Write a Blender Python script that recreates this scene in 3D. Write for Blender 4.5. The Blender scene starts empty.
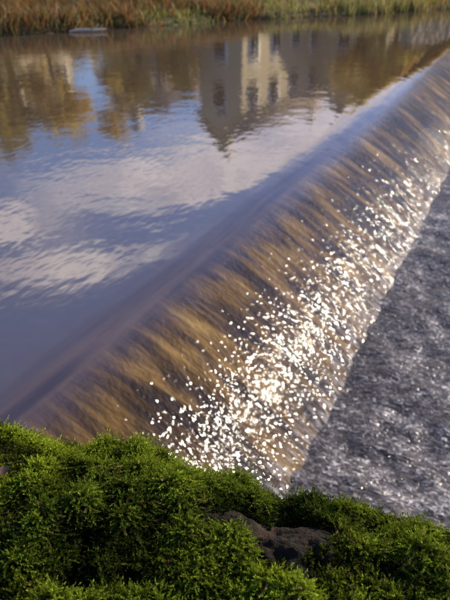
import bpy, math, random
import numpy as np
from mathutils import Vector, Matrix
random.seed(3); rng=np.random.default_rng(7)
D=bpy.data; SC=bpy.context.scene
H=2.2
AZ=math.radians(24.4)
U=np.array([math.sin(AZ),math.cos(AZ)]); N=np.array([math.cos(AZ),-math.sin(AZ)])
C0=-1.96*N
SUN_AZ=math.radians(61); SUN_EL=math.radians(27)

# ---------------------------------------------------------------- helpers
def vnoise(x,y,seed=0):
    xi=np.floor(x).astype(np.int64); yi=np.floor(y).astype(np.int64)
    xf=x-xi; yf=y-yi
    def h(a,b):
        n=(a*374761393+b*668265263+seed*982451653)&0x7fffffff
        n=((n^(n>>13))*1274126177)&0x7fffffff
        return ((n^(n>>16))&0xffff)/65535.0
    u=xf*xf*(3-2*xf); v=yf*yf*(3-2*yf)
    return (h(xi,yi)*(1-u)+h(xi+1,yi)*u)*(1-v)+(h(xi,yi+1)*(1-u)+h(xi+1,yi+1)*u)*v
def fbm(x,y,seed=0,o=4):
    s=0;a=.5;t=0
    for i in range(o):
        s=s+a*vnoise(x*2**i,y*2**i,seed+i*17);t+=a;a*=.5
    return s/t
def sstep(a,b,x):
    t=np.clip((x-a)/(b-a),0,1); return t*t*(3-2*t)

def mesh_np(name,verts,faces,mats,matidx=None,smooth=False,colors=None,parent=None):
    """faces: (n,k) array or list of arrays"""
    if not isinstance(faces,list): faces=[faces]
    me=D.meshes.new(name)
    verts=np.asarray(verts,dtype=np.float32)
    me.vertices.add(len(verts)); me.vertices.foreach_set("co",verts.ravel())
    nl=sum(f.size for f in faces); nf=sum(len(f) for f in faces)
    me.loops.add(nl); me.polygons.add(nf)
    me.loops.foreach_set("vertex_index",np.concatenate([f.ravel() for f in faces]).astype(np.int32))
    starts=[];o=0
    for f in faces:
        starts.append(o+np.arange(len(f))*f.shape[1]); o+=f.size
    me.polygons.foreach_set("loop_start",np.concatenate(starts).astype(np.int32))
    if matidx is not None: me.polygons.foreach_set("material_index",np.asarray(matidx,dtype=np.int32))
    if smooth: me.polygons.foreach_set("use_smooth",np.ones(nf,dtype=bool))
    me.update(calc_edges=True)
    if colors is not None:
        ca=me.color_attributes.new("Col","FLOAT_COLOR","POINT")
        c=np.ones((len(verts),4),dtype=np.float32); c[:,:3]=colors
        ca.data.foreach_set("color",c.ravel())
    for m in mats: me.materials.append(m)
    ob=D.objects.new(name,me); SC.collection.objects.link(ob)
    if parent: ob.parent=parent
    return ob
def grid_faces(nx,ny):
    i=np.arange(nx*ny).reshape(nx,ny)
    return np.stack([i[:-1,:-1],i[1:,:-1],i[1:,1:],i[:-1,1:]],-1).reshape(-1,4)

class NT:
    def __init__(s,tree): s.t=tree
    def n(s,typ,**k):
        nd=s.t.nodes.new(typ)
        for a,b in k.items(): setattr(nd,a,b)
        return nd
    def l(s,a,b): s.t.links.new(a,b)
    def put(s,sock,v):
        if hasattr(v,'node') : s.l(v,sock)
        else: sock.default_value=v
    def math(s,op,a,b=0.0,c=None,clamp=False):
        nd=s.n('ShaderNodeMath',operation=op,use_clamp=clamp)
        s.put(nd.inputs[0],a); s.put(nd.inputs[1],b)
        if c is not None: s.put(nd.inputs[2],c)
        return nd.outputs[0]
    def mix(s,f,a,b,bt='MIX'):
        nd=s.n('ShaderNodeMix',data_type='RGBA',blend_type=bt)
        s.put(nd.inputs[0],f)
        for so,v in ((nd.inputs[6],a),(nd.inputs[7],b)):
            if hasattr(v,'node'): s.l(v,so)
            else: so.default_value=(*v,1) if len(v)==3 else v
        return nd.outputs[2]
    def noise(s,vec,scale,detail=3,rough=.5,dist=0.0,out=0):
        nd=s.n('ShaderNodeTexNoise'); nd.inputs['Scale'].default_value=scale
        nd.inputs['Detail'].default_value=detail; nd.inputs['Roughness'].default_value=rough
        nd.inputs['Distortion'].default_value=dist
        if vec is not None: s.l(vec,nd.inputs['Vector'])
        return nd.outputs[out]
    def mapping(s,vec,scale=(1,1,1),loc=(0,0,0),rot=(0,0,0)):
        nd=s.n('ShaderNodeMapping'); s.l(vec,nd.inputs[0])
        nd.inputs['Scale'].default_value=scale; nd.inputs['Location'].default_value=loc; nd.inputs['Rotation'].default_value=rot
        return nd.outputs[0]
    def maprange(s,v,a,b,c=0,d=1,smooth=True):
        nd=s.n('ShaderNodeMapRange'); 
        if smooth: nd.interpolation_type='SMOOTHSTEP'
        s.put(nd.inputs[0],v)
        for i,x in zip((1,2,3,4),(a,b,c,d)): s.put(nd.inputs[i],x)
        return nd.outputs[0]
    def ramp(s,v,stops):
        nd=s.n('ShaderNodeValToRGB'); s.put(nd.inputs[0],v)
        e=nd.color_ramp.elements
        while len(e)<len(stops): e.new(.5)
        for el,(p,c) in zip(e,stops): el.position=p; el.color=(*c,1)
        return nd.outputs[0]
    def bump(s,h,strength,dist,normal=None):
        nd=s.n('ShaderNodeBump'); nd.inputs['Strength'].default_value=strength
        s.put(nd.inputs['Distance'],dist); s.l(h,nd.inputs['Height'])
        if normal is not None: s.l(normal,nd.inputs['Normal'])
        return nd.outputs[0]
def newmat(name):
    m=D.materials.new(name); m.use_nodes=True
    t=m.node_tree; t.nodes.clear(); n=NT(t)
    out=n.n('ShaderNodeOutputMaterial'); p=n.n('ShaderNodeBsdfPrincipled')
    n.l(p.outputs[0],out.inputs[0])
    tc=n.n('ShaderNodeTexCoord')
    return m,n,p,out,tc

# ---------------------------------------------------------------- world
w=D.worlds.new("World"); SC.world=w; w.use_nodes=True
t=w.node_tree; t.nodes.clear(); n=NT(t)
out=n.n('ShaderNodeOutputWorld'); bg=n.n('ShaderNodeBackground'); n.l(bg.outputs[0],out.inputs[0])
sky=n.n('ShaderNodeTexSky',sky_type='NISHITA',sun_disc=False,sun_elevation=SUN_EL,sun_rotation=SUN_AZ,altitude=100,air_density=1.0,dust_density=.5,ozone_density=3.0)
tc=n.n('ShaderNodeTexCoord'); sep=n.n('ShaderNodeSeparateXYZ'); n.l(tc.outputs['Generated'],sep.inputs[0])
z=n.math('MAXIMUM',sep.outputs[2],.04)
qx=n.math('DIVIDE',sep.outputs[0],z); qy=n.math('DIVIDE',sep.outputs[1],z)
cmb=n.n('ShaderNodeCombineXYZ'); n.l(qx,cmb.inputs[0]); n.l(qy,cmb.inputs[1])
q=cmb.outputs[0]
big=n.noise(n.mapping(q,(1,1.3,1),(3.1,1.7,0)),1.1,5,.55,.6)
fine=n.noise(n.mapping(q,(1,1,1),(7,3,0)),3.2,4,.6,.8)
def gauss(cx,cy,rx,ry,rot):
    c,s_=math.cos(rot),math.sin(rot)
    dx=n.math('SUBTRACT',qx,cx); dy=n.math('SUBTRACT',qy,cy)
    a=n.math('ADD',n.math('MULTIPLY',dx,c/rx),n.math('MULTIPLY',dy,s_/rx))
    b=n.math('ADD',n.math('MULTIPLY',dx,-s_/ry),n.math('MULTIPLY',dy,c/ry))
    r2=n.math('ADD',n.math('MULTIPLY',a,a),n.math('MULTIPLY',b,b))
    return n.math('EXPONENT',n.math('MULTIPLY',r2,-1))
g=None
for (a,wt) in (((-.1,3.3,.8,.36,.1),.62),((1.1,4.9,2.2,.8,1.02),.80),((-.62,2.12,.42,.13,.15),.58),((-1.05,2.55,.4,.22,0),.65),((-2.2,3.0,.8,.5,0),.4)):
    v=n.math('MULTIPLY',gauss(*a),wt); g=v if g is None else n.math('ADD',g,v)
dens=n.math('ADD',n.math('ADD',g,n.math('MULTIPLY',n.math('SUBTRACT',big,.5),.9)),n.math('MULTIPLY',n.math('SUBTRACT',fine,.5),.5))
cloud=n.maprange(dens,.10,.66)
ccol=n.mix(n.maprange(fine,.3,.7),(6.8,6.0,6.7),(11.0,9.9,9.6))
skyc=n.mix(1.0,sky.outputs[0],(1.0,.98,1.22),'MULTIPLY')
n.l(n.mix(n.math('MULTIPLY',cloud,.87),skyc,ccol),bg.inputs[0]); bg.inputs[1].default_value=.15

sl=D.lights.new("sun","SUN"); sl.energy=5.0; sl.angle=math.radians(.5); sl.color=(1,.86,.64)
so=D.objects.new("sun",sl); SC.collection.objects.link(so)
sd=Vector((math.sin(SUN_AZ)*math.cos(SUN_EL),math.cos(SUN_AZ)*math.cos(SUN_EL),math.sin(SUN_EL)))
so.rotation_euler=(sd).to_track_quat('Z','Y').to_euler()

# ---------------------------------------------------------------- camera
cd=D.cameras.new("camera"); cam=D.objects.new("camera",cd); SC.collection.objects.link(cam)
cam.location=(0,0,H); cam.rotation_euler=(math.radians(62),0,0)
cd.sensor_fit='VERTICAL'; cd.sensor_height=36; cd.lens=38.6; cd.clip_end=3000; cd.clip_start=.02
cd.dof.use_dof=True; cd.dof.focus_distance=.85; cd.dof.aperture_fstop=10
SC.camera=cam
SC.view_settings.view_transform='Standard'; SC.view_settings.look='None'; SC.view_settings.exposure=0

# ---------------------------------------------------------------- water
def water_mat():
    m,n,p,out,tc=newmat("river_water")
    at=n.n('ShaderNodeAttribute',attribute_name='Col')
    sp=n.n('ShaderNodeSeparateColor'); n.l(at.outputs[0],sp.inputs[0])
    face=sp.outputs[0]; crest=sp.outputs[1]; foot=sp.outputs[2]
    ob=tc.outputs['Object']
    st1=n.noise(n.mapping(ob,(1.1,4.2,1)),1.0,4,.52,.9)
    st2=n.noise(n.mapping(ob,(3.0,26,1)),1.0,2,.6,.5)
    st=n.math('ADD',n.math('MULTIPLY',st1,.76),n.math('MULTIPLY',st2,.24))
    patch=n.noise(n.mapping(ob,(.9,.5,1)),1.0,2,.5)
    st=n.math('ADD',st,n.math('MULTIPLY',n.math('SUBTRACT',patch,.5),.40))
    fcol=n.ramp(st,[(.34,(.016,.010,.005)),(.46,(.055,.032,.010)),(.58,(.18,.105,.026)),(.70,(.40,.27,.085))])  # streaks: stonework under thin water, with gold-brown tree reflections painted in
    lines=n.noise(n.mapping(ob,(9,.5,1)),1.0,3,.6,.3)
    ccol=n.ramp(lines,[(.35,(.045,.026,.018)),(.65,(.12,.076,.048))])
    col=n.mix(crest,(.10,.068,.043),ccol)
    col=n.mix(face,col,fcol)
    foam=n.noise(n.mapping(ob,(7,24,7)),1.0,3,.6)
    fm=n.math('MULTIPLY',foot,n.maprange(foam,.42,.65))
    col=n.mix(fm,col,(.36,.33,.31))
    n.l(col,p.inputs['Base Color'])
    n.put(p.inputs['Roughness'],n.math('ADD',n.math('MULTIPLY',face,.010),.045))
    n.put(p.inputs['IOR'],n.math('SUBTRACT',n.math('SUBTRACT',3.0,n.math('MULTIPLY',face,.96)),n.math('MULTIPLY',crest,.7)))
    r1=n.noise(n.mapping(ob,(1,1,1),rot=(0,0,.5)),1.8,2,.5,.4)
    r2=n.noise(n.mapping(ob,(1.5,.6,1)),9,1,.5,.2)
    calm=n.math('ADD',n.math('MULTIPLY',r1,.0055),n.math('MULTIPLY',r2,.0016))
    calm=n.math('ADD',calm,n.math('MULTIPLY',n.math('MULTIPLY',lines,crest),.003))
    f1=n.noise(n.mapping(ob,(3.5,9,3.5)),1.0,0,.5,.4)
    f2=n.noise(n.mapping(ob,(17,27,17)),1.0,0,.5,.8)
    f3=n.noise(n.mapping(ob,(34,50,36),(3,1,0)),1.0,0,.5,.6)
    fast=n.math('ADD',n.math('MULTIPLY',f1,.005),n.math('MULTIPLY',f2,.0080))
    fast=n.math('ADD',fast,n.math('MULTIPLY',f3,.0028))
    hgt=n.math('ADD',n.math('MULTIPLY',calm,n.math('SUBTRACT',1.0,face)),n.math('MULTIPLY',fast,face))
    n.l(n.bump(hgt,1.0,1.0),p.inputs['Normal'])
    return m
WM=water_mat()
rot=(0,0,-AZ)
M0=-1.3
xs=np.concatenate([-np.geomspace(260,1.4,60),[M0]]); ys=np.concatenate([np.linspace(-120,-3,20),np.linspace(-2.5,45,80),np.linspace(50,120,10)])
X,Y=np.meshgrid(xs,ys,indexing='ij')
V=np.stack([X,Y,np.zeros_like(X)],-1).reshape(-1,3)
cols=np.zeros((len(V),3))
river=mesh_np("river_water",V,grid_faces(len(xs),len(ys)),[WM],smooth=True,colors=cols)
river.location=(C0[0],C0[1],0); river.rotation_euler=rot
# weir with water running over it
ms=np.linspace(M0,1.9,220)
slope=.64*sstep(-.85,.22,ms)**1.5+.24*sstep(.15,1.0,ms)
zz=-np.concatenate([[0],np.cumsum((slope[1:]+slope[:-1])/2*np.diff(ms))])
DZ=-.92
idx=np.argmax(zz<DZ-.16); ms=ms[:idx]; zz=zz[:idx]; slope=slope[:idx]
ss=np.concatenate([np.arange(-2.5,8,.035),np.geomspace(8,45,420)])
X,Y=np.meshgrid(ms,ss,indexing='ij'); Z=np.repeat(zz[:,None],len(ss),1)
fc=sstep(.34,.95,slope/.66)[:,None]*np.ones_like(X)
cr=sstep(.0,.35,slope/.66)[:,None]*np.ones_like(X)
fo=sstep(ms[-1]-.46,ms[-1]-.14,ms)[:,None]*np.ones_like(X)
Z=Z+fc*((fbm(X*1.2,Y*4.5,3,3)-.5)*.020+(fbm(X*3,Y*11,9,2)-.5)*.006)+cr*(1-fc)*(fbm(X*.8,Y*1.5,5,2)-.5)*.01
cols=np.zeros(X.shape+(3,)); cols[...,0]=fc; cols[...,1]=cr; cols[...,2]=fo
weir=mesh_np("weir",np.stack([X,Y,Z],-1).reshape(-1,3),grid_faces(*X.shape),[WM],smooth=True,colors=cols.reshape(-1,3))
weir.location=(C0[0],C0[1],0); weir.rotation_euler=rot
FM=ms[-1]-.16
# downstream white water
m,n,p,out,tc=newmat("white_water")
ob=tc.outputs['Object']
a=n.noise(n.mapping(ob,(1.6,4,3)),1.0,4,.65,.6)
b=n.noise(n.mapping(ob,(24,32,22)),1.0,1,.6,1.0)
c=n.noise(n.mapping(ob,(.5,.5,1)),1.0,2,.5)
f=n.math('ADD',n.math('ADD',n.math('MULTIPLY',a,.34),n.math('MULTIPLY',b,.56)),n.math('MULTIPLY',c,.22))
n.l(n.ramp(f,[(.43,(.05,.042,.038)),(.55,(.13,.115,.108)),(.63,(.30,.275,.26)),(.71,(.9,.86,.82))]),p.inputs['Base Color'])
p.inputs['Roughness'].default_value=.12; p.inputs['IOR'].default_value=1.33
n.l(n.bump(n.math('ADD',n.math('MULTIPLY',a,.035),n.math('MULTIPLY',b,.017)),1.0,1.0),p.inputs['Normal'])
WW=m
xs=np.concatenate([np.arange(FM-.1,5,.03),np.geomspace(5,160,110)]); ys=np.concatenate([np.linspace(-60,-3,30),np.arange(-2.5,9,.04),np.geomspace(9,60,300)])
X,Y=np.meshgrid(xs,ys,indexing='ij')
near=np.exp(-np.clip(X-FM,0,None)/1.2)
edge=sstep(FM-.1,FM+.35,X)
Z=DZ+edge*((fbm(X*1.5,Y*2.2,11,4)-.5)*(.08+.05*near)+(fbm(X*7,Y*9,13,3)-.5)*(.028+.03*near))+(fbm(X*5,Y*5,15,3)-.5)*.06
ww=mesh_np("white_water",np.stack([X,Y,Z],-1).reshape(-1,3),grid_faces(*X.shape),[WW],smooth=True)
ww.location=(C0[0],C0[1],0); ww.rotation_euler=rot

# ---------------------------------------------------------------- ground
m,n,p,out,tc=newmat("ground")
ob=tc.outputs['Object']
a=n.noise(ob,.35,4,.6); b=n.noise(ob,3.0,4,.65)
g1=n.ramp(a,[(.35,(.10,.055,.025)),(.5,(.15,.11,.04)),(.62,(.10,.13,.03))])
n.l(n.mix(n.maprange(b,.4,.7),g1,(.20,.15,.09)),p.inputs['Base Color'])
p.inputs['Roughness'].default_value=.95
n.l(n.bump(b,.8,.1),p.inputs['Normal'])
GM=m
BD=np.array([.823,.568]); BN=np.array([-.568,.823]); B0=np.array([-7.0,21.5])
def far_d(x,y): return (x-B0[0])*BN[0]+(y-B0[1])*BN[1]
def ground_z(x,y):
    d=far_d(x,y)+(fbm(x*.35,y*.35,21,3)-.5)*1.6
    z1=-2.6+2.85*sstep(-1.6,.9,d)+.5*sstep(1,5,d)+.9*sstep(6,30,d)+ (fbm(x*.6,y*.6,23,3)-.5)*.25*sstep(0,2,d)
    z1=z1+6*sstep(60,300,d)
    z2=-2.6+3.5*sstep(.25,-.15,y+.317*x)
    return np.maximum(z1,z2)
xs=np.concatenate([-np.geomspace(900,36,40),np.linspace(-35,50,240),np.geomspace(52,900,40)])
ys=np.concatenate([-np.geomspace(600,6,30),np.linspace(-5,70,230),np.geomspace(73,1200,40)])
X,Y=np.meshgrid(xs,ys,indexing='ij')
gr=mesh_np("ground",np.stack([X,Y,ground_z(X,Y)],-1).reshape(-1,3),grid_faces(*X.shape),[GM],smooth=True)

# ---------------------------------------------------------------- foliage materials
def leaf_mat(name,transl=.5,rough=.6,spec=.5):
    m,n,p,out,tc=newmat(name)
    at=n.n('ShaderNodeAttribute',attribute_name='Col')
    n.l(at.outputs[0],p.inputs['Base Color']); p.inputs['Roughness'].default_value=rough
    p.inputs['Specular IOR Level'].default_value=spec
    tr=n.n('ShaderNodeBsdfTranslucent'); n.l(at.outputs[0],tr.inputs[0])
    mx=n.n('ShaderNodeMixShader'); mx.inputs[0].default_value=transl
    n.l(p.outputs[0],mx.inputs[1]); n.l(tr.outputs[0],mx.inputs[2]); n.l(mx.outputs[0],out.inputs[0])
    return m
LM=leaf_mat("leaves",.6); GRM=leaf_mat("grass_blades",.45); MOS=leaf_mat("moss_shoots",.45,.7,.1)
m,n,p,out,tc=newmat("bark")
b=n.noise(n.mapping(tc.outputs['Object'],(6,6,1)),2,3,.6)
n.l(n.ramp(b,[(.3,(.05,.035,.022)),(.7,(.15,.11,.08))]),p.inputs['Base Color']); p.inputs['Roughness'].default_value=.9
n.l(n.bump(b,.7,.04),p.inputs['Normal'])
BM=m

def blades(name,P,hmin,hmax,width,palette,lean=.3,weights=None):
    k=len(P); h=rng.uniform(hmin,hmax,k); a=rng.uniform(0,2*np.pi,k); la=rng.uniform(0,2*np.pi,k)
    L=rng.uniform(0,lean,k)*h
    wv=np.stack([np.cos(a),np.sin(a),np.zeros(k)],-1)*(width*rng.uniform(.6,1.4,k))[:,None]
    ld=np.stack([np.cos(la)*L,np.sin(la)*L,np.zeros(k)],-1)
    up=np.array([0,0,1.])[None]*h[:,None]
    v=np.stack([P-wv,P+wv,P+up*.55+ld*.3+wv*.7,P+up*.55+ld*.3-wv*.7,P+up+ld],1)
    base=np.arange(k)[:,None]*5
    q=base+np.array([[0,1,2,3]]); tr=base+np.array([[3,2,4]])
    pal=np.array(palette); ci=rng.choice(len(pal),k,p=weights)
    c=pal[ci]*rng.uniform(.6,1.35,(k,1))
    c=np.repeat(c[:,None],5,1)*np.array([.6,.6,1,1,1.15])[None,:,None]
    return mesh_np(name,v.reshape(-1,3),[q,tr],[GRM],colors=c.reshape(-1,3))
def bank_pts(k,d0,d1,t0,t1,clump=0,seed=0):
    tt=rng.uniform(t0,t1,k*3); dd=rng.uniform(d0,d1,k*3)
    x=B0[0]+BD[0]*tt+BN[0]*dd; y=B0[1]+BD[1]*tt+BN[1]*dd
    z=ground_z(x,y)
    keep=(z>-.12)&(fbm(x*.5,y*.5,seed+40,3)+rng.uniform(-.12,.12,len(x))>clump)
    return np.stack([x,y,z-.03],-1)[keep][:k]
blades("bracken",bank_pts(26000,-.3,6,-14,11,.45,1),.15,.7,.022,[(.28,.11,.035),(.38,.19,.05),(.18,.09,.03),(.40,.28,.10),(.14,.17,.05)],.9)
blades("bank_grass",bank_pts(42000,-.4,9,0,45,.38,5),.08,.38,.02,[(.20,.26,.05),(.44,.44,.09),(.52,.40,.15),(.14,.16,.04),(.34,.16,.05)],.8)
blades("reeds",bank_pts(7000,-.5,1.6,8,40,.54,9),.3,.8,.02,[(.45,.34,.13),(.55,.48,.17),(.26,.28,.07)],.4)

# ---------------------------------------------------------------- trees
def tube(path,rad,seg=7):
    path=np.array(path); V=[];F=[]
    for i,pp in enumerate(path):
        dv=path[min(i+1,len(path)-1)]-path[max(i-1,0)]; dv=dv/np.linalg.norm(dv)
        a=np.cross(dv,[.3,.9,.1]); a/=np.linalg.norm(a); b=np.cross(dv,a)
        for k in range(seg):
            th=2*np.pi*k/seg; V.append(pp+rad[i]*(np.cos(th)*a+np.sin(th)*b))
    for i in range(len(path)-1):
        for k in range(seg):
            F.append([i*seg+k,i*seg+(k+1)%seg,(i+1)*seg+(k+1)%seg,(i+1)*seg+k])
    return np.array(V),np.array(F)
def tree(name,x,y,h,cr,palette,nleaf=5000,leaf=.16,seed=0,z0=None):
    r=np.random.default_rng(seed)
    z0=float(ground_z(np.array([x]),np.array([y]))[0])-.1 if z0 is None else z0
    base=np.array([x,y,z0]); V=[];F=[];off=0
    def add(path,rad):
        nonlocal off
        v,f=tube(path,rad); V.append(v);F.append(f+off);off+=len(v)
    tp=[base+np.array([r.normal(0,.12)*i,r.normal(0,.12)*i,h*.8*i/5]) for i in range(6)]
    add(tp,[h*.03*(1-.16*i) for i in range(6)])
    cl=[]
    for i in range(16):
        f0=r.uniform(.25,.95); st=np.array(tp[0])*(1-f0)+np.array(tp[-1])*f0
        a=r.uniform(0,2*np.pi); L=cr*(1.15-.6*f0)*r.uniform(.6,1.05)
        en=st+np.array([np.cos(a)*L,np.sin(a)*L,L*r.uniform(.25,.8)])
        mid=(st+en)/2+r.normal(0,.1*L,3)
        add([st,mid,en],[h*.012,h*.007,h*.003])
        for k in range(3):
            e2=mid+(en-mid)*r.uniform(.2,1)+r.normal(0,.3*L,3); add([mid,(mid+e2)/2+r.normal(0,.05*L,3),e2],[h*.005,h*.003,h*.0015])
            cl.append((e2,r.uniform(.35,.62)*cr*.6))
        cl.append((en,r.uniform(.4,.7)*cr*.6))
    cl.append((np.array(tp[-1])+[0,0,h*.08],cr*.35))
    cw=np.array([c[1]**2 for c in cl]); cw/=cw.sum()
    ci=r.choice(len(cl),nleaf,p=cw)
    cc=np.array([c[0] for c in cl])[ci]; rr=np.array([c[1] for c in cl])[ci]
    dv=r.normal(0,1,(nleaf,3)); dv/=np.linalg.norm(dv,axis=1)[:,None]
    P=cc+dv*(rr*r.uniform(.2,1,nleaf)**.5)[:,None]*np.array([1,1,.75])
    P[:,2]=np.maximum(P[:,2],z0+.25)
    a=r.normal(0,1,(nleaf,3)); a/=np.linalg.norm(a,axis=1)[:,None]
    b=np.cross(a,r.normal(0,1,(nleaf,3))); b/=np.linalg.norm(b,axis=1)[:,None]
    s=(leaf*r.uniform(.6,1.4,nleaf))[:,None]
    lv=np.stack([P-a*s,P+b*s*.55,P+a*s,P-b*s*.55],1).reshape(-1,3)
    lf=np.arange(nleaf*4).reshape(-1,4)+off
    pal=np.array(palette); cb=pal[r.integers(0,len(pal),len(cl))][ci]*r.uniform(.6,1.4,(nleaf,1))
    Vt=np.concatenate(V+[lv]); Ft=np.concatenate(F+[lf])
    mi=np.concatenate([np.ones(sum(len(f) for f in F)),np.zeros(len(lf))])
    col=np.concatenate([np.full((off,3),.1),np.repeat(cb,4,0)])
    return mesh_np(name,Vt,Ft,[LM,BM],matidx=mi,colors=np.clip(col,0,.95))
GOLD=[(.92,.66,.17),(.95,.76,.28),(.84,.56,.13),(.74,.58,.15)]
RUST=[(.60,.34,.09),(.70,.45,.12),(.46,.27,.07),(.40,.32,.08)]
OLV=[(.42,.36,.09),(.54,.44,.11),(.62,.46,.12),(.34,.30,.08)]
TR=[(-15.5,33,8.2,2.6,RUST,3600),(-11.6,34,7.4,2.2,OLV,2800),(-9.2,36,6.2,1.8,GOLD,2000),
    (-5.6,42,7.8,1.9,GOLD,2600),(-3.3,43,5.6,1.4,GOLD,1600),(8.9,46,7.4,2.1,GOLD,3200),(11.2,44,6.2,1.9,GOLD,3000),(13.4,47,6.4,2.2,RUST,3000),
    (16.2,48,7.0,2.5,GOLD,4500),(20,47,7.5,2.6,GOLD,5000),(24.5,46,7,2.6,RUST,4500),(28,42,7.2,2.5,GOLD,4500),(33,38,7.8,2.8,GOLD,4500),(36,31,7.8,2.8,RUST,4500),(39,25,7.8,2.8,RUST,4500),
    (-20,32,8.6,2.8,OLV,4500),(-24.5,30,8.6,2.8,RUST,4500)]
for i,(x,y,h,cr,pal,k) in enumerate(TR):
    tree("autumn_tree",x,y,h,cr,pal,k,seed=100+i)
r=np.random.default_rng(5)
k=60000
ang=r.uniform(-1.25,1.45,k); R=r.uniform(75,120,k)
hh=6+5*fbm(ang*9,ang*0,31,3)
zz_=r.uniform(0,1,k)**.8*hh
x=np.sin(ang)*R; y=np.cos(ang)*R
P=np.stack([x,y,ground_z(x,y)+zz_*np.clip(.5+fbm(x*.2,y*.2,33,3),.3,1.2)],-1)
a=r.normal(0,1,(k,3)); a/=np.linalg.norm(a,axis=1)[:,None]; b=np.cross(a,r.normal(0,1,(k,3))); b/=np.linalg.norm(b,axis=1)[:,None]
s=.55
lv=np.stack([P-a*s,P+b*s*.6,P+a*s,P-b*s*.6],1).reshape(-1,3)
pal=np.array(GOLD+RUST+OLV+GOLD); cb=pal[(fbm(x*.15,y*.15,37,2)*len(pal)*.999).astype(int)]*r.uniform(.5,1.2,(k,1))
mesh_np("distant_trees",lv,np.arange(k*4).reshape(-1,4),[LM],colors=np.clip(np.repeat(cb,4,0),0,.95))

# ---------------------------------------------------------------- houses
def simple(name,base,var=.15,scale=3,rough=.85,brick=None):
    m,n,p,out,tc=newmat(name)
    a=n.noise(tc.outputs['Object'],scale,3,.6)
    c=n.mix(a,tuple(x*(1-var) for x in base),tuple(min(1,x*(1+var)) for x in base))
    if brick:
        bt=n.n('ShaderNodeTexBrick'); n.l(n.mapping(tc.outputs['Object'],(1,1,1),rot=brick),bt.inputs[0])
        bt.inputs['Scale'].default_value=2.2; bt.inputs['Mortar Size'].default_value=.025
        bt.inputs['Color1'].default_value=(*base,1); bt.inputs['Color2'].default_value=(*[x*.75 for x in base],1); bt.inputs['Mortar'].default_value=(*[x*.6 for x in base],1)
        c=n.mix(.5,c,bt.outputs[0])
    n.l(c,p.inputs['Base Color']); p.inputs['Roughness'].default_value=rough
    n.l(n.bump(a,.4,.02),p.inputs['Normal'])
    return m
STONE=simple("sandstone",(.84,.68,.42),.12,4,brick=(math.pi/2,0,0)); ROOF=simple("stone_slate_roof",(.34,.25,.17),.3,3); WHITE=simple("white_paint",(.88,.85,.77),.04)
m,n,p,out,tc=newmat("window_glass"); p.inputs['Base Color'].default_value=(.02,.022,.025,1); p.inputs['Roughness'].default_value=.08; GLASS=m
DOORM=simple("door_paint",(.05,.09,.06),.2)
def box(name,x0,x1,y0,y1,z0,z1,mat,parent):
    v=[(x,y,z) for x in (x0,x1) for y in (y0,y1) for z in (z0,z1)]
    f=np.array([[0,1,3,2],[4,6,7,5],[0,4,5,1],[2,3,7,6],[0,2,6,4],[1,5,7,3]])
    return mesh_np(name,v,f,[mat],parent=parent)
def house(name,x,y,W,Dp,wh,rh,rotz,nwin,z0):
    e=D.objects.new(name,None); SC.collection.objects.link(e); e.location=(x,y,z0); e.rotation_euler=(0,0,rotz)
    w2=W/2; d2=Dp/2
    v=[(-w2,-d2,-.5),(w2,-d2,-.5),(w2,d2,-.5),(-w2,d2,-.5),(-w2,-d2,wh),(w2,-d2,wh),(w2,d2,wh),(-w2,d2,wh),(-w2,0,wh+rh),(w2,0,wh+rh)]
    me=D.meshes.new("walls"); me.from_pydata(v,[],[(0,1,5,4),(2,3,7,6),(1,2,6,9,5),(3,0,4,8,7)]); me.materials.append(STONE)
    o=D.objects.new("walls",me); SC.collection.objects.link(o); o.parent=e
    ov=.3; th=.14; k=rh/d2
    for sgn,nm in((-1,"roof_front"),(1,"roof_back")):
        ys_=sgn*(d2+ov); ze=wh-ov*k+.03
        v=[(-w2-ov,ys_,ze),(w2+ov,ys_,ze),(w2+ov,0,wh+rh+.03),(-w2-ov,0,wh+rh+.03)]
        v+= [(a,b,c+th) for a,b,c in v]
        mesh_np(nm,v,np.array([[0,1,2,3],[4,5,6,7],[0,1,5,4],[1,2,6,5],[2,3,7,6],[3,0,4,7]]),[ROOF],parent=e)
    for i,cx in enumerate((-w2+.6,w2-.6)):
        box("chimney_%d"%(i+1),cx-.35,cx+.35,-.35,.35,wh+rh-.5,wh+rh+.7,STONE,e)
        box("chimney_pot_%d"%(i+1),cx-.14,cx+.14,-.14,.14,wh+rh+.7,wh+rh+1.0,ROOF,e)
    c=0
    for fl,zb in enumerate((.9,wh-2.1)):
        for i in range(nwin):
            cx=-w2+W*(i+.5)/nwin; c+=1
            if fl==0 and i==nwin//2:
                box("door",cx-.5,cx+.5,-d2-.05,-d2+.05,.0,2.1,DOORM,e); box("door_surround",cx-.65,cx+.65,-d2-.03,-d2+.03,-.1,2.3,WHITE,e); continue
            box("window_surround_%d"%c,cx-.68,cx+.68,-d2-.06,-d2+.05,zb-.18,zb+1.75,WHITE,e)
            box("window_%d"%c,cx-.45,cx+.45,-d2-.08,-d2+.03,zb,zb+1.55,GLASS,e)
            box("glazing_bar_%d"%c,cx-.03,cx+.03,-d2-.1,-d2+.02,zb,zb+1.55,WHITE,e)
    for sd_ in (-1,1):
        for fl,zb in enumerate((.9,wh-2.1)):
            c+=1; cy=0
            a0,a1=sorted((sd_*(w2-.05),sd_*(w2+.06))); b0,b1=sorted((sd_*(w2-.03),sd_*(w2+.08)))
            box("gable_surround_%d"%c,a0,a1,cy-.6,cy+.6,zb-.15,zb+1.7,WHITE,e)
            box("gable_window_%d"%c,b0,b1,cy-.42,cy+.42,zb,zb+1.5,GLASS,e)
    return e
house("stone_house",3.6,50,14,3.4,6.2,1.6,math.radians(56),5,1.2)
house("stone_house",-3.6,50,11.0,3.4,4.9,1.5,math.radians(58),4,1.1)
house("stone_house",-15.0,46,9,4.0,5.6,2.0,math.radians(60),4,1.2)
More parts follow.
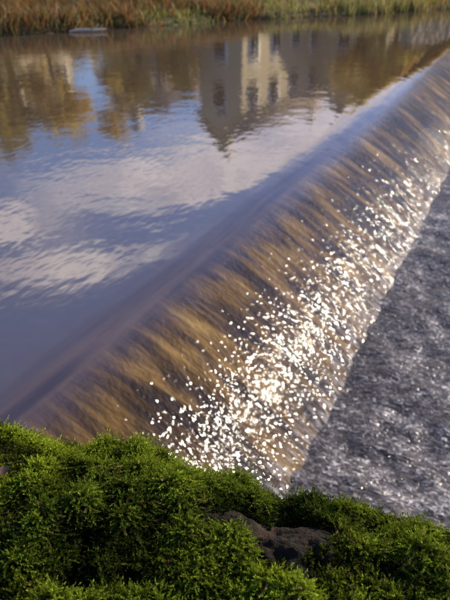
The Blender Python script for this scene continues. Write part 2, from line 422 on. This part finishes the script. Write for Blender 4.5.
house("stone_house",12.0,56,11,5.0,5.0,2.0,math.radians(56),4,1.3)

wallm=simple("field_stone",(.44,.37,.26),.4,2.5)
def stone_run(name,p0,p1,h,th,mat,n_=None,seed=0):
    r=np.random.default_rng(seed); p0=np.array(p0);p1=np.array(p1); L=np.linalg.norm(p1-p0); d=(p1-p0)/L; nn=np.array([-d[1],d[0]])
    V=[];F=[];o=0
    z=-.3
    while z<h:
        rh=r.uniform(.14,.24); t=r.uniform(-.3,0)
        while t<L:
            lw=r.uniform(.25,.6); j=r.uniform(-.03,.03)
            c=[]
            for tt in(t+.01,t+lw-.01):
                for q_ in(-th/2+j,th/2+j):
                    for zz2 in(z+.01,z+rh-.008):
                        pp=p0+d*tt+nn*q_; gz=float(ground_z(pp[:1],pp[1:])[0]); c.append((pp[0]+r.normal(0,.008),pp[1]+r.normal(0,.008),gz+zz2))
            V+=c; F+=[[o,o+1,o+3,o+2],[o+4,o+6,o+7,o+5],[o,o+4,o+5,o+1],[o+2,o+3,o+7,o+6],[o,o+2,o+6,o+4],[o+1,o+5,o+7,o+3]]; o+=8; t+=lw
        z+=rh
    return mesh_np(name,V,np.array(F),[mat])
stone_run("river_wall",(9.2,35.0),(16.5,39.6),1.3,.5,wallm)
lp=np.array([-4.6,23.25]); 
v,f=tube([(lp[0]-.6,lp[1]-.1,.03),(lp[0]-.3,lp[1],.07),(lp[0]+.2,lp[1]+.05,.06),(lp[0]+.6,lp[1]+.2,.08)],[.03,.055,.05,.025],9)
v2,f2=tube([(lp[0]+.1,lp[1],.07),(lp[0]+.3,lp[1]-.15,.18),(lp[0]+.42,lp[1]-.2,.28)],[.03,.02,.008],7)
PALE=simple("bleached_wood",(.5,.42,.33),.25,8)
mesh_np("driftwood_log",np.concatenate([v,v2]),np.concatenate([f,f2+len(v)]),[PALE],smooth=True)

# ---------------------------------------------------------------- mossy wall in the foreground
WA=math.radians(-17.5); wx=np.array([math.cos(WA),math.sin(WA)]); wy=np.array([-math.sin(WA),math.cos(WA)])
TOP=1.605; EDGE=.625
def bare_f(lx,ly):
    return 1.05*np.exp(-(((lx+.110)/.092)**2+((ly-.530)/.038)**2)**1.5)+np.exp(-((((lx+.085)/.050)**2+((ly-.478)/.040)**2)**1.3))
def top_z(lx,ly):
    e=EDGE+(fbm(lx*3+5,lx*0,61,3)-.5)*.06-.03*sstep(.05,.3,lx)+.02+.02*sstep(-.35,-.6,lx)
    d=ly-e
    z=TOP+(fbm(lx*4,ly*4,63,3)-.5)*.07+(fbm(lx*14,ly*14,65,3)-.5)*.035
    z=z-.05*sstep(-.12,0,d)-1.0*np.clip(d,0,None)**1.0*2.2
    z=z+np.clip(bare_f(lx,ly),0,1)*(fbm(lx*45,ly*70,67,3)-.5)*.022
    return z
def w2(lx,ly): return lx*wx[0]+ly*wy[0], lx*wx[1]+ly*wy[1]
m,n,p,out,tc=newmat("mossy_stone")
ob=tc.outputs['Object']
a=n.noise(ob,14,7,.65); b=n.noise(ob,90,5,.7)
c=n.ramp(a,[(.3,(.012,.009,.006)),(.55,(.045,.028,.018)),(.75,(.10,.066,.045))])
n.l(n.mix(n.maprange(b,.45,.65,0,.6),c,(.020,.024,.006)),p.inputs['Base Color']); p.inputs['Roughness'].default_value=.85
p.inputs['Specular IOR Level'].default_value=.25
n.l(n.bump(n.math('ADD',n.math('MULTIPLY',a,.06),n.math('MULTIPLY',b,.014)),1,1),p.inputs['Normal'])
MS=m
lx=np.concatenate([np.linspace(-4,-.75,200),np.linspace(-.745,.6,420),np.linspace(.61,4,200)]); ly=np.linspace(.08,.85,230)
X,Y=np.meshgrid(lx,ly,indexing='ij'); Z=top_z(X,Y)
X=np.concatenate([X[:,:1],X,X[:,-1:]],1); Y=np.concatenate([Y[:,:1]-.02,Y,Y[:,-1:]+.04],1); Z=np.concatenate([Z[:,:1]*0-.2,Z,Z[:,-1:]*0-2.6],1)
gx,gy=w2(X,Y)
wall=mesh_np("mossy_wall",np.stack([gx,gy,Z],-1).reshape(-1,3),grid_faces(*X.shape),[MS],smooth=True)

def moss(name,k,x0,x1,y0,y1,seed):
    r=np.random.default_rng(seed)
    lx=r.uniform(x0,x1,k*2); ly=r.uniform(y0,y1,k*2)
    dens=fbm(lx*9,ly*9,71,4)
    bare=bare_f(lx,ly)
    keep=(dens+r.uniform(-.10,.10,k*2)-bare*.78+.7*(fbm(lx*35,ly*35,91,2)-.5)*np.clip(bare,0,1)>.10)
    lx=lx[keep][:k]; ly=ly[keep][:k]; k=len(lx); bare=bare_f(lx,ly)
    CF=34
    clump=fbm(lx*CF,ly*CF,73,2); clump2=fbm(lx*9,ly*9,75,2)
    e=.004
    z=top_z(lx,ly); zx=(top_z(lx+e,ly)-z)/e; zy=(top_z(lx,ly+e)-z)/e
    nrm=np.stack([-zx,-zy,np.ones(k)],-1); nrm/=np.linalg.norm(nrm,axis=1)[:,None]
    cx=(fbm((lx+.004)*CF,ly*CF,73,2)-clump)/.004; cy=(fbm(lx*CF,(ly+.004)*CF,73,2)-clump)/.004
    tilt=np.stack([-cx,-cy,np.zeros(k)],-1)*.03
    dv=nrm*.5+tilt+r.normal(0,.6,(k,3)); dv[:,2]=np.abs(dv[:,2])*.7; dv/=np.linalg.norm(dv,axis=1)[:,None]
    L=r.uniform(.007,.016,k)*(.6+.8*clump)*(1-.4*np.clip(bare,0,1))
    z=z+np.maximum((clump-.40)*.060+(clump2-.5)*.04,-.002)*(1-.8*np.clip(bare,0,1))
    side=np.cross(dv,r.normal(0,1,(k,3))); side/=np.linalg.norm(side,axis=1)[:,None]
    oth=np.cross(dv,side)
    P0=np.stack([lx,ly,z-.001],-1)
    bend=r.normal(0,1,(k,3))*np.array([1,1,.3])+np.array([0,0,-.5])
    nl=15
    hue=fbm(lx*7+9,ly*7,81,3)+r.uniform(-.13,.13,k)+(clump-.5)*.5-.12*sstep(-.2,.2,lx)  # last term paints the right side darker, the left as better lit
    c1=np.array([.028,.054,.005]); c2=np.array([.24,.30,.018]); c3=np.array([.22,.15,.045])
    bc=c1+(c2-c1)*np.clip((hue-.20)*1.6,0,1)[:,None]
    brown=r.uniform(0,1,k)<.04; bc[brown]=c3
    bc=bc*r.uniform(.65,1.35,(k,1))*(.14+1.30*np.clip(clump*2.1-.58,0,1))[:,None]  # gaps between clumps get their shade painted into the colour
    verts=np.zeros((k,nl*3,3)); colr=np.zeros((k,nl*3,3))
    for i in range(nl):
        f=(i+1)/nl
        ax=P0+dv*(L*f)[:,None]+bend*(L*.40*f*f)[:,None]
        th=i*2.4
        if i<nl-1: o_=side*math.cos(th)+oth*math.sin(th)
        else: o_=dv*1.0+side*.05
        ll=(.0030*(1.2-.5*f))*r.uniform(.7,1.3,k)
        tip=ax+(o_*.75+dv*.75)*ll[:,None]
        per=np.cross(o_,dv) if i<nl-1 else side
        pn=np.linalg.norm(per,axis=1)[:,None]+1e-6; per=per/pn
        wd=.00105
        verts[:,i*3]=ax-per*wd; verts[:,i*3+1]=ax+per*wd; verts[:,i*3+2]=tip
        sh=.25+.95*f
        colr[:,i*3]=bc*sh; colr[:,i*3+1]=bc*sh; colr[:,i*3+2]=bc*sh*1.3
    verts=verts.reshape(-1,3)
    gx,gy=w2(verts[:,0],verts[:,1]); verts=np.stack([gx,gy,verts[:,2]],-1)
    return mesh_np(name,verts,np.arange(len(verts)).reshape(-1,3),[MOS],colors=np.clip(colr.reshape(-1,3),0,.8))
ma=moss("moss",110000,-.70,.50,.26,.71,1)
mb=moss("moss_far",12000,-1.4,-.70,.2,.71,2); mc=moss("moss_far",12000,.50,1.3,.2,.71,4); md=moss("moss_far",8000,-.7,.5,.10,.26,6)
for i,o in enumerate((mb,mc,md)):
    o.parent=ma; o.name="moss_patch_%d"%(i+1)

m,n,p,out,tc=newmat("dead_leaf")
a=n.noise(tc.outputs['Object'],60,4,.6)
n.l(n.ramp(a,[(.3,(.03,.014,.010)),(.7,(.10,.05,.03))]),p.inputs['Base Color']); p.inputs['Roughness'].default_value=.5
DL=m
def leafmesh(lx_,ly_,size,ang,seed):
    V=[];F=[];ns=14
    for i in range(ns+1):
        t=i/ns; wd=math.sin(math.pi*t**.8)*.36*(1+.12*math.sin(i*2.6))
        for j in (-1,-.5,0,.5,1):
            V.append((t-.5,wd*j,.12*abs(j)*wd*3+.15*math.sin(t*3.1)+.02*math.sin(i+j*3)))
    for i in range(ns):
        for j in range(4):
            a_=i*5+j; F.append([a_,a_+1,a_+6,a_+5])
    V=np.array(V)*size; c,s_=math.cos(ang),math.sin(ang)
    x=V[:,0]*c-V[:,1]*s_+lx_; y=V[:,0]*s_+V[:,1]*c+ly_
    z=V[:,2]+float(top_z(np.array([lx_]),np.array([ly_]))[0])+.024
    gx,gy=w2(x,y)
    return mesh_np("dead_leaf",np.stack([gx,gy,z],-1),np.array(F),[DL],smooth=True)
for (a_,b_,s_,g_,i_) in ((-.335,.439,.022,.6,1),(-.44,.49,.018,2.2,3)):
    leafmesh(a_,b_,s_,g_,i_)
